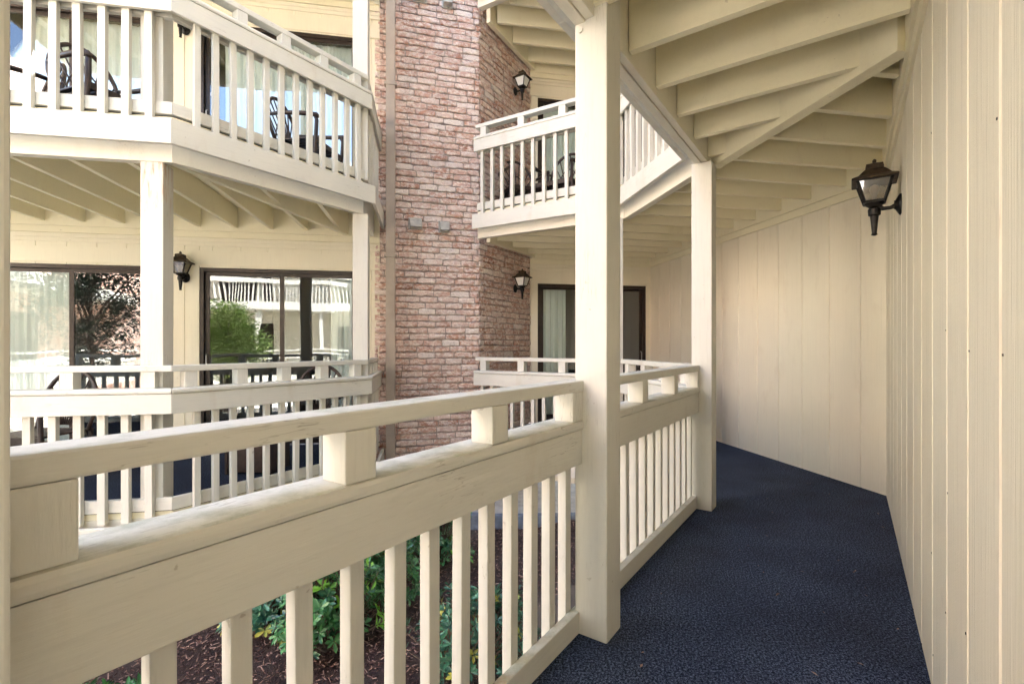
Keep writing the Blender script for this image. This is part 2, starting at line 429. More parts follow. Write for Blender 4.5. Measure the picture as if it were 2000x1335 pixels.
rin = [corner(RP, i, .13, 1) for i in range(len(RP))]
wall_back = WC - A*(WC-RP[0]).dot(A)
brk_n = Vector((BE-BR).normalized())
floorR = rin + [BR+Vector((.0, .0)), BE, WE, WC, wall_back]
hdr = [corner(RP, i, .216, 1) for i in range(len(RP))]
LED = .045
wallAin = WC - Vector((A.y, -A.x))*LED          # near wall moved into the walkway by the ledger thickness
nB_in = Vector((-B.y, B.x))                      # from the far wall towards the courtyard (left)
def rz(p, d, off): return p + Vector((-d.y, d.x))*off
ca = inter(WC + Vector((-A.y, A.x))*LED, A, WC + Vector((-B.y, B.x))*LED, B)
cb = inter(WC + Vector((-B.y, B.x))*LED, B, WE - Vector((-D.y, D.x))*LED, D)
cc = BE + Vector((.03, -.04))
hip_end = inter(hdr[3], B, ca, A)
back_in = wall_back + Vector((-A.y, A.x))*LED
regionA = [hdr[0], hdr[3], hip_end, back_in]
regionB = [hdr[3], hdr[4], hdr[5]+Vector((.1, .08)), cc, cb, ca, hip_end]
Aj = [.391+.39*k for k in range(-10, 5)]
Bj = [.37+.39*k for k in range(-5, 11)]
def deckR(zf, lab, c=True):
    return deck(RP, 1, zf, floorR, lab,
         [(P1+nA*.06, -nA, A, Aj, regionA, .30), (WC, -D, B, Bj, regionB, .30)], None, c,
         extra=[(hdr[3]-B*.02, hip_end, .085, .342), (BR+Vector((.13, -.02)), BE+Vector((.05, -.05)), .06, .335)])
deck1R = deckR(0, 'walkway deck beside the tall siding wall, navy carpet on the lowest floor')
deckR(S, 'deck with cream joists directly over the navy carpeted walkway')
deckR(2*S, 'topmost right deck, only its underside showing beside the brick tower top')
# left wing
wJ = Vector((-1.673, 6.12))
lwall_end = wJ - D*6.0
lin = [corner(LP, i, .13, -1+2) if False else corner(LP, i, .13, -1) for i in range(len(LP))]
edge_l = LP[0] + (-edge_n(LP, 0, 1))*.13
floorL = lin + [BL+Vector((.06, .0)), wJ, wJ-D*(wJ-LP[0]).dot(D)]
hl = [corner(LP, i, .216, -1) for i in range(len(LP))]
li = wJ + Vector((D.y, -D.x))*LED
regionL = [hl[0], hl[2], hl[3], hl[4], li, li-D*(li-hl[0]).dot(D)]
def deckL(zf, lab, c=True):
    return deck(LP, -1, zf, floorL, lab, [(wJ, -B, -D, [.465+.4*k for k in range(-1, 16)], regionL, .30)], None, c,
       extra=[(hl[2], inter(hl[2], dirv(12.5), li, D), .05, .335)])
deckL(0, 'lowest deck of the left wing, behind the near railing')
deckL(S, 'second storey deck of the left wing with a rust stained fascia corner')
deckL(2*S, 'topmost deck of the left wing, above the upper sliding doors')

# ------------------------------------------------------------------ posts
def post(x, y, d, z0, z1, label, size=.145, names='post', mat=None):
    """x,y: the corner nearest the reader; d: direction of one side, other side is d rotated +90"""
    n = Vector((-d.y, d.x)); p = Vector((x, y)); c = p+d*size/2+n*size/2
    m = MB(); m.box(p, d, 0, size, n, 0, size, z0, z1)
    o = m.build('post', mat or POSTM, None, bevel=.006)
    for v in o.data.vertices: v.co -= Vector((c.x, c.y, z0))
    o.location = (c.x, c.y, z0); tag(o, label, 'post', 'square timber posts')
    return o
HB = S-.345
pA = P1.copy()
post(pA.x, pA.y, A, .001, HB+.32, 'thick cream post where the near railing ends, foot on the navy carpet', .145)
p0 = P1 - A*1.853
post(p0.x, p0.y, A, .001, HB+.32, 'nearest post, a blurred pale strip at the left edge of the photo', .145)
post(1.464, 3.544, A, .001, HB, 'slimmer looking post at the bend of the walkway, beside the wide siding wall')
post(1.181-.145*.985-.0, 5.137-.145*.1736+.0, D, .001, HB, 'far post mostly hidden behind the thick post, at the second bend')
pm = P1 - A*3.75
post(pm.x, pm.y, A, .001, HB, 'post behind the camera at the back end of the walkway railing')
for lv, nm in ((1, 'second storey post above the walkway bend'),):
    for k, (x, y, d) in enumerate(((pA.x, pA.y, A), (1.464, 3.544, A), (1.038, 5.11, D))):
        post(x, y, d, S+.001, 2*S-.345, ['second storey post over the thick walkway post', 'second storey post over the bend post', 'second storey post over the far hidden post'][k])
c1 = Vector((-2.583, 3.58)); c2 = Vector((-1.487, 4.99))
def lpost(c, z0, z1, lab, s_=.152, mat=None):
    p = c - D*s_; post(p.x, p.y, D, z0, z1, lab, s_, mat=mat)
lpost(c1, .001, HB, 'post under the corner of the left upper balcony, with rust runs at its top', mat=POSTR)
lpost(c1, S+.001, 2*S-.345, 'upper post inside the corner of the left second storey railing')
c0 = c1 - D*1.87
lpost(c0, .001, HB, 'lower left wing post out of frame beyond the left edge')
lpost(c0, S+.001, 2*S-.345, 'upper left wing post out of frame beyond the left edge')
lpost(c2, .001, HB, 'lower post in front of the right end of the left reflecting door')
lpost(c2, S+.001, 2*S-.345, 'upper post at the top left, beside the brick tower downspout')
bp = P1 + nA*.118 - A*.001; m = MB(); m.tube([(bp.x, bp.y, 2.545), (bp.x-A.x*.006, bp.y-A.y*.006, 2.545)], .011, 8)
tag(m.build('bolt', POSTM), 'painted bolt head near the top of the thick cream post', 'bolt')
# stubs that carry the lowest decks
for (x, y) in ((c1.x, c1.y), (c2.x, c2.y), (1.05, 5.15), (1.464, 3.544), (P1.x-.05, P1.y+.05)):
    post(x-.07, y, D, GZ-.1, -.30 if True else 0, 'short timber support from the mulch to a lowest deck')

# ------------------------------------------------------------------ railings
GN = 'white balcony railings'
railing(RP, 0, 1, 0, 'walkway railing behind the camera, before the nearest post', GN, first=.1)
railing(RP, 1, 1, 0, 'big near railing crossing the lower left of the photo to the thick post', GN, first=.019)
railing(RP, 2, 1, 0, 'walkway railing between the thick post and the bend post, over the carpet', GN, pitch=.139, nb=4)
railing(RP, 3, 1, 0, 'lower railing running away behind the bend post', GN, nb=4)
railing(RP, 4, 1, 0, 'lower railing in front of the brick tower corner and the right sliding door', GN, pitch=.14, bw=.04, nb=4)
railing(RP, 3, 1, S, 'second storey railing seen in the gap under the big header, right of the thick post', GN, nb=4)
railing(RP, 4, 1, S, 'second storey railing beside the brick tower, left of the thick post', GN, pitch=.14, bw=.04, nb=4)
railing(RP, 4, 1, 2*S, 'topmost railing on the right wing, above the photo edge', GN, pitch=.14, nb=6)
railing(LP, 0, -1, 0, 'lower left wing railing out of frame beyond the left edge', GN, pitch=.15, bw=.05)
railing(LP, 0, -1, S, 'upper left wing railing out of frame beyond the left edge', GN, pitch=.15, bw=.05)
railing(LP, 1, -1, 0, 'lower left railing in front of the curtained door', GN, pitch=.15, bw=.05, nb=4, s1=.03)
railing(LP, 2, -1, 0, 'lower left wing railing in front of the reflecting door', GN, pitch=.128, bw=.045, nb=5)
railing(LP, 3, -1, 0, 'short lower left wing railing turning in to the brick tower', GN, nb=4)
railing(LP, 1, -1, S, 'upper left railing at the photo corner, chairs behind it', GN, pitch=.15, bw=.05, nb=4, s1=.03)
railing(LP, 2, -1, S, 'upper left wing railing sloping down toward the brick tower', GN, pitch=.128, bw=.045, nb=5)
railing(LP, 3, -1, S, 'short upper left wing railing turning in beside the downspout', GN, nb=4)

# ------------------------------------------------------------------ walls
def siding(m, p, d, n, w0, w1, z0, z1, pitch=.305, gap=.010, proud=.012, off=0.0, cham=.004):
    """vertical boards with grooves between them on a thin backing. n = outward"""
    m.box(p, d, w0, w1, n, -.03, 0, z0, z1)
    k = math.floor((w0-off)/pitch)
    while off+k*pitch < w1:
        a = max(w0, off+k*pitch+gap/2); b = min(w1, off+(k+1)*pitch-gap/2); k += 1
        if b-a < .01: continue
        q = [(a, 0), (b, 0), (b-cham, proud), (a+.003, proud)]
        m.prism([p+d*x+n*y for x, y in q], z0, z1)
# near siding wall (part of the right wing)
rw = empty('hotel_wing', (WC.x, WC.y, 0), 'right wing with the tall cream siding walls and the far sliding door', 'building')
nNear = Vector((-A.y, A.x))                       # toward the courtyard
m = MB(); siding(m, WC, -A, nNear, 0, 7.4, -.002, S-.05, pitch=.317, off=.163, gap=.014, cham=.007, proud=.014); m.build('siding_wall', WALLM, rw)
nFar = Vector((-B.y, B.x))
LFAR = (WE-WC).length; dFar = (WE-WC).normalized(); nFar = Vector((-dFar.y, dFar.x))
m = MB(); siding(m, WC, dFar, nFar, 0, LFAR, -.002, S-.05, pitch=.325, gap=.008, proud=.008, off=.244-.325); m.build('siding_wall', FARW, rw)
m = MB(); rn = random.Random(5)
for k in range(8, 17):
    t_ = .163+.317*k
    for z in (.09, .45, .83, 1.22, 1.62, 2.02, 2.38):
        if rn.random() < .35: continue
        c = WC - A*(t_+rn.choice((-.022, .02))+rn.uniform(-.004, .004)) + nNear*.0135; zz = z+rn.uniform(-.05, .05)
        m.beam((c.x, c.y, zz), (c.x+nNear.x*.0022, c.y+nNear.y*.0022, zz), .005, .005)
m.build('nail_heads', BLACKM, rw)
# grooved intermediate scoring on near wall: fine pairs of lines
for lv in (1, 2):
    z = lv*S
    m = MB(); m.box(WC, -A, 0, 7.4, nNear, -.03, .01, z+.003, z+S-.05); m.build('upper_wall', WALLY, rw)
    m = MB(); m.box(WC, dFar, 0, LFAR, nFar, -.03, .01, z+.003, z+S-.05); m.build('upper_wall', WALLY, rw)
# ledger and trim boards under the ceilings
def trims(root, p, d, n, w0, w1, lv):
    z = lv*S
    m = MB(); m.box(p, d, w0, w1, n, .0, LED, z-.345, z-.052); m.build('ledger', BEAM, root, bevel=.004)
    m = MB(); m.box(p, d, w0, w1, n, .0, .030, z-.42, z-.3455); m.build('trim_board', BEAM, root, bevel=.004)
for lv in (1, 2, 3):
    trims(rw, WC, -A, nNear, 0.0, 7.4, lv); trims(rw, WC, dFar, nFar, .03, LFAR, lv)

def door_wall(root, p, d, n, L, doors, levels, head, mat=WALLY):
    """p: start, d: direction, n: toward courtyard, doors [(w0,w1)]"""
    for lv in range(levels):
        z = lv*S; zt = z+S-.05
        xs = [0]+[x for dr in doors for x in dr]+[L]
        m = MB()
        for a, b in zip(xs[0::2], xs[1::2]): siding(m, p, d, n, a, b, z+.003, zt, gap=.008, proud=.008, off=.1)
        for a, b in doors: siding(m, p, d, n, a, b, z+head, zt, gap=.008, proud=.008, off=.1)
        m.build('wall', mat, root)
        m = MB()                                    # board over the doors and corner boards
        m.box(p, d, .0, L, n, .0, .022, z+head+.02, z+head+.20)
        m.build('door_head_board', mat, root, bevel=.003)
        m = MB(); m.box(p, d, 0, L, n, 0, .020, z+S-.47, z+S-.425); m.box(p, d, 0, L, n, 0, .020, z+S-.52, z+S-.474); m.build('frieze_board', mat, root, bevel=.003)
        trims(root, p, d, n, 0, L, lv+1)
        for a, b in doors:
            for x0, x1 in ((a-.10, a), (b, b+.10)):
                m = MB(); m.box(p, d, max(0, x0), min(L, x1), n, 0, .019, z+.003, z+head+.018); m.build('door_casing', mat, root, bevel=.003)
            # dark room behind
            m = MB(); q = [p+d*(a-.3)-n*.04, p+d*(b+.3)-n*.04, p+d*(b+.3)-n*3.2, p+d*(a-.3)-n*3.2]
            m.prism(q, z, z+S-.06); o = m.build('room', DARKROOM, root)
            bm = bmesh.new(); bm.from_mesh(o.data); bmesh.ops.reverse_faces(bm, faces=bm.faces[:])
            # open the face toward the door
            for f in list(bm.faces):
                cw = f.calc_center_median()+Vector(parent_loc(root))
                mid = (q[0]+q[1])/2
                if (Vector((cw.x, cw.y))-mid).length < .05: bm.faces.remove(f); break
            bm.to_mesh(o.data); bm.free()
def sliding_door(p, d, n, a, b, z, head, label, handle=0, parent=None):
    c = p+d*((a+b)/2)
    root = empty('sliding_door', (c.x, c.y, z), label, 'door', 'bronze framed sliding glass doors')
    f = .045
    m = MB()
    m.box(p, d, a, a+f, n, -.05, .012, z+.02, z+head); m.box(p, d, b-f, b, n, -.05, .012, z+.02, z+head)
    m.box(p, d, a+f, b-f, n, -.05, .0119, z+head-f, z+head); m.box(p, d, a+f, b-f, n, -.05, .0118, z+.02, z+.02+.05)
    m.build('frame', BRONZE, root, bevel=.002)
    mid = (a+b)/2
    for k, (x0, x1, q) in enumerate(((a+f, mid+.025, -.012), (mid-.025, b-f, -.038))):
        m = MB()
        m.box(p, d, x0, x0+.05, n, q-.009, q+.009, z+.071, z+head-f-.001); m.box(p, d, x1-.05, x1, n, q-.009, q+.009, z+.071, z+head-f-.001)
        m.box(p, d, x0+.05, x1-.05, n, q-.0088, q+.0088, z+head-f-.045, z+head-f-.001); m.box(p, d, x0+.05, x1-.05, n, q-.0088, q+.0088, z+.071, z+.13)
        s_ = m.build('sash', BRONZE, root, bevel=.002)
        m = MB(); m.box(p, d, x0+.05, x1-.05, n, q-.003, q+.003, z+.13, z+head-f-.045); m.build('pane', GLASS, s_)
        if k == handle:
            hx = x0+.025 if k == 0 else x1-.025
            m = MB(); m.tube([(*(p+d*hx+n*(q+.01)), z+.92), (*(p+d*hx+n*(q+.04)), z+.94), (*(p+d*hx+n*(q+.04)), z+1.10), (*(p+d*hx+n*(q+.01)), z+1.12)], .007, 6)
            m.build('handle', STEEL, s_)
    return root
def curtain(p, d, n, a, b, z0, z1, q, label):
    k = int((b-a)/.008); verts = []; faces = []; L = b-a
    rows = [(0, .25), (.05, .25), (.12, .8), (.5, 1), (1, 1.1)]
    ph = random.uniform(0, 6)
    for ri, (t, amp) in enumerate(rows):
        z = z1-(z1-z0)*t
        for i in range(k+1):
            x = a+L*i/k; fold = sin(x*2*pi/.095+ph+.6*sin(x*9))*.022*amp+.010*amp*sin(x*2*pi/.041+1.3*t)
            pt = p+d*x-n*(q+fold); verts.append((pt.x, pt.y, z))
    for r in range(len(rows)-1):
        for i in range(k): o = r*(k+1)+i; faces.append((o, o+1, o+k+2, o+k+1))
    m = MB(); m.v = verts; m.f = faces
    o = m.build('curtain', CURT, None, smooth=True)
    c = p+d*((a+b)/2)-n*q
    for v in o.data.vertices: v.co -= Vector((c.x, c.y, z0))
    o.location = (c.x, c.y, z0)
    return tag(o, label, 'curtain', 'pleated curtains behind the glass doors')

# right wing door wall
dR = (WE-BE).normalized(); nR = Vector((dR.y, -dR.x)); LR = (WE-BE).length
HR = .972+EYE
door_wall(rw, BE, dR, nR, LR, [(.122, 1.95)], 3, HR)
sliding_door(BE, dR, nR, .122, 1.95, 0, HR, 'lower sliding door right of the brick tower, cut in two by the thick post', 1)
sliding_door(BE, dR, nR, .122, 1.95, S, HR, 'upper sliding door right of the brick tower, above the second storey railing', 1)
curtain(BE, dR, nR, .17, .62, .08, HR-.06, .12, 'pale curtain in the lower door beside the lit looking brick tower lamp')
curtain(BE, dR, nR, .17, 1.1, S+.08, S+HR-.06, .12, 'pale curtain in the upper right door beside the brick tower')
# left wing
lwg = empty('hotel_wing', (wJ.x, wJ.y, 0), 'left wing with cream walls and four sliding doors', 'building')
nL = Vector((D.y, -D.x)); HL = .925+EYE
doorsL = [(.246, 2.076), (2.5, 4.33)]
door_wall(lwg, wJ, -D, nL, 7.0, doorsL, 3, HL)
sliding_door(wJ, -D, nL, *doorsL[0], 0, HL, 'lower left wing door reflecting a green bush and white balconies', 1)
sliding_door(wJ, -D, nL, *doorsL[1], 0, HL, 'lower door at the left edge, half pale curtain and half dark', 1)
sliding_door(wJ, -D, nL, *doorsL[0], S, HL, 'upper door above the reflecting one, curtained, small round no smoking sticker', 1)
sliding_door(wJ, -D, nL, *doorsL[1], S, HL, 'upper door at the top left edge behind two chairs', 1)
curtain(wJ, -D, nL, 3.45, 4.28, .08, HL-.06, .12, 'wide pale curtain at the lower left edge of the photo')
curtain(wJ, -D, nL, .30, .62, .08, HL-.06, .14, 'narrow pale curtain at the right end of the reflecting lower door')
curtain(wJ, -D, nL, .30, 1.85, S+.08, S+HL-.06, .12, 'pale curtain filling the upper door with the sticker')
curtain(wJ, -D, nL, 2.62, 4.26, S+.08, S+HL-.06, .12, 'pale curtain filling the upper door at the top left edge')
# sticker
sc = wJ - D*1.93 + nL*(-.02)
pc = Vector((*sc, 4.23)); e1 = Vector((D.x, D.y, 0)); e3 = Vector((0, 0, 1))
st = MB(); st.tube([pc+(e1*cos(t*pi/8)+e3*sin(t*pi/8))*.036 for t in range(16)], .0045, 5, closed=True)
st.tube([pc+(e1+e3)*-.024, pc+(e1+e3)*.024], .004, 5)
tag(st.build('sticker', REDT), 'small round barred no smoking sticker on the upper left wing door', 'sticker')

# unseen roofs, extended back over the rooms to block the sun
def flat(name, poly, z0, z1, mat, root):
    m = MB(); m.prism(poly, z0, z1); return m.build(name, mat, root)
flat('roof', [RP[0]-A*0-Vector((.25, 0)), RP[3]+Vector((-.1, -.1)), RP[4]+Vector((-.2, -.1)), RP[5]+Vector((-.2, -.2)), BE+Vector((0, 0)), (0, 16), (14, 16), (14, -2.6), (-1.2, -2.6)], 3*S-.045, 3*S+.5, ROOFM, rw)
flat('roof', [LP[0]-D*4+nL*.25, LP[2]+nL*.25+D*.1, LP[3]+Vector((.25, -.1)), LP[4]+Vector((.05, 0)), BL, (-1.6, 15), (-14, 14), (-14, 3.0)], 3*S-.045, 3*S+.5, ROOFM, lwg)

# ------------------------------------------------------------------ brick tower
def bricks():
    root = empty('brick_tower', (BR.x, BR.y, GZ), 'tall weathered pink brick tower between the two wings', 'tower')
    core = MB(); core.prism([BL+Vector((.02, .02)), BR+Vector((.0, .02)), BE+Vector((-.02, .0)), Vector((-1.7, 7.6))], GZ-.1, 9.6); core.build('mortar_core', MORTAR, root)
    m = MB(); tones = []
    rnd = random.Random(3)
    for fi, (p, q) in enumerate(((BL, BR), (BR, BE))):
        d = (q-p).normalized(); L = (q-p).length; n = Vector((d.y, -d.x)); ch = .0805; row = 0; z = GZ
        top = 7.9
        while z < top:
            x = -rnd.uniform(.02, .24)
            if fi == 1 and row % 2: x = -.12
            while x < L:
                bl = rnd.uniform(.21, .27); a = max(x, 0.0); b = min(x+bl-.012, L); x += bl
                if b-a < .03: continue
                ns_ = 5; tone = min(1, max(0, rnd.gauss(.52, .24))); o = len(m.v)
                dep = rnd.uniform(.006, .022); h0 = z+.006; h1 = z+ch-.006
                j0 = rnd.uniform(-.004, .004)
                front = []; 
                for k in range(ns_):
                    xx = a+(b-a)*k/(ns_-1); ed = .5 if k in (0, ns_-1) else 1
                    w_ = .0065
                    lo = h0+rnd.uniform(-w_, w_)+j0+(0 if ed == 1 else .004); hi = h1+rnd.uniform(-w_, w_)+j0-(0 if ed == 1 else .004)
                    dd = dep*(.75 if ed < 1 else 1)+rnd.uniform(-.004, .004)
                    for zz, q_ in ((lo-.001, 0), (lo, dd*.6), (lo+.014, dd), (hi-.014, dd+rnd.uniform(-.003, .003)), (hi, dd*.6), (hi+.001, 0)):
                        pt = p+d*xx+n*q_; m.v.append((pt.x, pt.y, zz)); tones.append(tone)
                for k in range(ns_-1):
                    for r in range(5): u = o+k*6+r; m.f.append((u, u+6, u+7, u+1))
                m.f.append(tuple(o+r for r in range(6))); m.f.append(tuple(o+(ns_-1)*6+r for r in range(5, -1, -1)))
            z += ch+rnd.uniform(-.001, .001); row += 1
    m.build('brickwork', BRICK, root, tones=tones)
bricks()
# downspout
dsx = wJ + D*.30 + nL*.06
def at_px(px, Y): return Vector(((px-1000)/944*Y, Y))
q = at_px(763.5, 5.98)
m = MB(); m.box(q, D, -.055, .055, nL, 0, .075, GZ+.1, 8.4)
t = empty('downspout', (q.x, q.y, GZ), 'tan downspout running the full height of the brick tower on its left', 'pipe')
m.build('pipe', TAN, t, bevel=.008)
for z in (.4, 2.3, 4.4, 6.4):
    m = MB(); m.box(q, D, -.075, .075, nL, -.01, .082, z, z+.035); m.build('strap', TAN, t, bevel=.003)
# small vent hoods on the brick
dBr = (BR-BL).normalized(); nBr = Vector((dBr.y, -dBr.x))
def bpx(px):
    r = (px-1000)/944; p = BL; t_ = (r*p.y-p.x)/(dBr.x-r*dBr.y); return p+dBr*t_
for px, z, lab in ((811, 2.78, 'left vent hood of the lower pair on the brick'), (867, 2.76, 'right vent hood of the lower pair on the brick'),
               (820, 2.78+S, 'left vent hood of the upper pair, at the photo top'), (873, 2.77+S, 'right vent hood of the upper pair, at the photo top')):
    c = bpx(px); r_ = empty('vent_hood', (c.x, c.y, z), lab, 'vent', 'vent hoods on the brick tower')
    m = MB(); w_ = .075 if px in (811, 820) else .06
    a = [(-w_, 0), (w_, 0), (w_, .12), (-w_, .12)]; o = len(m.v)
    for zz, sx, q1 in ((z-.06, .9, .13), (z+.035, 1, .11), (z+.065, 1, .02)):
        for (x, y) in ((-w_*sx, 0), (w_*sx, 0), (w_*sx, q1), (-w_*sx, q1)): pt = c+dBr*x+nBr*y; m.v.append((pt.x, pt.y, zz))
    for k in range(2):
        for j in range(4): b0 = k*4+j; b1 = k*4+(j+1) % 4; m.f.append((b0, b1, b1+4, b0+4))
    m.f.append((8, 9, 10, 11)); m.f.append((3, 2, 1, 0)); m.build('hood', VENTM, r_, bevel=.004)
    m = MB(); m.box(c, dBr, -w_-.012, w_+.012, nBr, .0, .03, z-.075, z+.075); m.build('flange', VENTM, r_, bevel=.003)

# ------------------------------------------------------------------ wall lanterns
def lantern(label):
    """origin on the wall, +Y out of the wall, z=0 at the arm"""
    r = empty('wall_lantern', (0, 0, 0), label, 'lamp', 'black coach lanterns on the walls')
    cx = .125
    m = MB(); m.lathe((0, 0, 0), [(.001, 0), (.048, 0), (.05, .008), (.04, .016), (.022, .028), (.02, .034)], 20)
    o = m.build('wall_plate', BLACKM, r, smooth=True)
    for v in o.data.vertices: x, y, z = v.co; v.co = (x, z, y*1.25)
    m = MB(); m.tube([(0, .02, 0), (0, .05, -.012), (0, .085, -.012), (0, cx, .02)], [.016, .011, .012, .016], 10); m.build('arm', BLACKM, r, smooth=True)
    m = MB(); m.lathe((0, cx, 0), [(.006, -.165), (.016, -.16), (.012, -.15), (.021, -.05), (.03, -.045), (.032, -.01), (.024, 0), (.042, .012), (.05, .022), (.05, .03)], 16)
    m.build('tail_finial', BLACKM, r, smooth=False)
    b0, b1, z0, z1 = .047, .082, .03, .155
    m = MB()
    for k in range(4):
        a = pi/4+k*pi/2
        m.beam((b0*1.414*cos(a), cx+b0*1.414*sin(a), z0), (b1*1.414*cos(a), cx+b1*1.414*sin(a), z1), .011, .011)
    for b, z in ((b0, z0), (b1, z1)):
        for k in range(4):
            a = pi/4+k*pi/2; a2 = a+pi/2
            m.beam((b*1.414*cos(a), cx+b*1.414*sin(a), z), (b*1.414*cos(a2), cx+b*1.414*sin(a2), z), .012, .012)
    cage = m.build('cage', BLACKM, r)
    for k in range(4):
        a = pi/4+k*pi/2; a2 = a+pi/2; c0, c1_ = .97, .97
        m = MB(); m.v = [(b0*1.414*cos(a)*c0, cx+b0*1.414*sin(a)*c0, z0), (b0*1.414*cos(a2)*c0, cx+b0*1.414*sin(a2)*c0, z0),
                        (b1*1.414*cos(a2)*c1_, cx+b1*1.414*sin(a2)*c1_, z1), (b1*1.414*cos(a)*c1_, cx+b1*1.414*sin(a)*c1_, z1)]; m.f = [(0, 1, 2, 3)]
        m.build('glass', LAMPGLASS, cage)
    m = MB(); m.lathe((0, cx, .04), [(.012, 0), (.012, .03), (.02, .045), (.025, .065), (.02, .085), (.005, .095)], 12); m.build('bulb', BULB, cage, smooth=True)
    m = MB(); m.lathe((0, cx, 0), [(.150, .150), (.156, .157), (.150, .163), (.110, .178), (.080, .205), (.058, .222), (.062, .228), (.056, .25), (.030, .256), (.012, .262), (.014, .275), (.004, .285)], 4, pi/4)
    m.build('roof', RUSTY, r)
    return r
def place(o, pt, n, z):
    o.location = (pt.x, pt.y, z); o.rotation_euler = (0, 0, math.atan2(-n.x, n.y))
lp = WC - A*((WC-Vector((2.247, 2.77))).dot(A)) + nNear*.012
L0 = lantern('large black lantern on the near siding wall at the right'); place(L0, lp, nNear, 2.03)
nBE = Vector(((BE-BR).normalized().y, -(BE-BR).normalized().x))
bk = BR+(BE-BR)*.64
for (pt, n_, z, lab) in ((wJ-D*2.22+nL*.02, nL, 2.02, 'lower lantern on the left wing wall between the two doors'),
                     (wJ-D*2.22+nL*.02, nL, 2.02+S, 'upper left wing lantern half hidden behind the balusters'),
                     (bk+nBE*.03, nBE, 2.06, 'lower lantern on the side face of the brick tower'),
                     (bk+nBE*.03, nBE, 2.06+S, 'upper lantern on the side face of the brick tower')):
    o = copy_tree(L0); place(o, pt, n_, z); o['label'] = lab
    if 'brick' in lab:
        for ch in o.children:
            for g in ch.children:
                if g.name.startswith('glass'): g.data = g.data.copy(); g.data.materials[0] = FROST

# ------------------------------------------------------------------ patio furniture
def chair(label):
    """arched back with fan spokes; faces +Y, origin on the floor"""
    r = empty('patio_chair', (0, 0, 0), label, 'chair', 'dark patio chairs on the balconies')
    m = MB()
    hoop = []
    for k in range(17):
        a = pi*k/16; hoop.append((.27*cos(a), -.24-.10*(.25+.75*sin(a)), .62+.36*sin(a)))
    hoop = [(.25, -.20, .42)]+hoop+[(-.25, -.20, .42)]
    m.tube(hoop, .019, 8); back = m.build('back_hoop', CHAIRM, r, smooth=True)
    for k in range(1, 10):
        a = pi*k/10; m = MB(); m.tube([(.05*cos(a), -.22, .47), (.14*cos(a), -.27, .47+.26*sin(a)), (.262*cos(a), -.245-.095*(.25+.75*sin(a)), .62+.34*sin(a))], .0075, 6)
        m.build('spoke', CHAIRM, back, smooth=True)
    m = MB(); m.tube([(.14*cos(pi*k/10), -.275, .50+.25*sin(pi*k/10)) for k in range(11)], .008, 6); m.build('spoke_ring', CHAIRM, back, smooth=True)
    m = MB()
    for k in range(9): x = -.24+.06*k; m.box(Vector((x-.024, 0)), Vector((1, 0)), 0, .048, Vector((0, 1)), -.22, .25, .425, .442)
    m.box(Vector((-.27, 0)), Vector((1, 0)), 0, .54, Vector((0, 1)), .23, .262, .38, .44)
    m.box(Vector((-.27, 0)), Vector((1, 0)), 0, .54, Vector((0, 1)), -.245, -.222, .38, .44)
    m.build('seat', CHAIRM, r, bevel=.005)
    for sx in (-1, 1):
        m = MB(); m.tube([(sx*.26, .24, .66), (sx*.275, .27, .60), (sx*.27, .25, .3), (sx*.28, .27, 0)], [.016, .02, .02, .016], 8); m.build('leg', CHAIRM, r, smooth=True)
        m = MB(); m.tube([(sx*.25, -.20, .43), (sx*.26, -.25, .2), (sx*.27, -.31, 0)], [.018, .018, .016], 8); m.build('leg', CHAIRM, r, smooth=True)
        m = MB(); m.tube([(sx*.265, -.27, .70), (sx*.30, -.1, .69), (sx*.30, .12, .67), (sx*.275, .27, .655), (sx*.27, .29, .63)], [.016, .022, .024, .024, .016], 8); m.build('arm', CHAIRM, r, smooth=True)
    return r
ch0 = chair('patio chair with a fan back on the lower left wing deck by the reflecting door')
def setc(o, px, Y, z, rz): o.location = ((px-1000)/944*Y, Y, z); o.rotation_euler = (0, 0, radians(rz))
setc(ch0, 617, 5.35, 0, 190)
for px, Y, z, rz, lab in ((80, 4.35, 0, 178, 'arched chair at the lower left edge before the curtain'),
                      (205, 4.25, S, 250, 'upper left wing chair seen through the balusters left of the corner post'),
                      (20, 4.35, S, 150, 'upper left wing chair cut by the photo edge'),
                      (600, 5.25, S, 262, 'upper left wing chair near the brick tower'),
                      (1020, 6.75, S, 200, 'upper right chair beside the brick tower'),
                      (1095, 6.5, S, 150, 'upper right chair just left of the thick post'),
                      (1322, 5.8, 0, 140, 'chair on the right lower deck, barely seen above the walkway railing')):
    o = copy_tree(ch0); setc(o, px, Y, z, rz); o['label'] = lab
t = empty('side_table', ((505-1000)/944*4.75, 4.75, 0), 'low brown side table with a slatted top behind the left wing railing', 'table')
tc = Vector((t.location.x, t.location.y))
m = MB()
for k in range(6): m.box(tc+Vector((0, -.2+.075*k)), Vector((1, 0)), -.24, .24, Vector((0, 1)), 0, .06, .36, .385)
m.build('table_top', simple('slats', (.30, .26, .22), .6, 0, 20), t, bevel=.003)
m = MB()
for a_, b_ in ((-.22, -.195), (.195, .22)): m.box(tc, Vector((1, 0)), a_, b_, Vector((0, 1)), -.19, .19, .0, .358)
m.box(tc, Vector((1, 0)), -.193, .193, Vector((0, 1)), -.18, -.16, .02, .357)
m.build('side_panel', CHAIRM, t, bevel=.003)

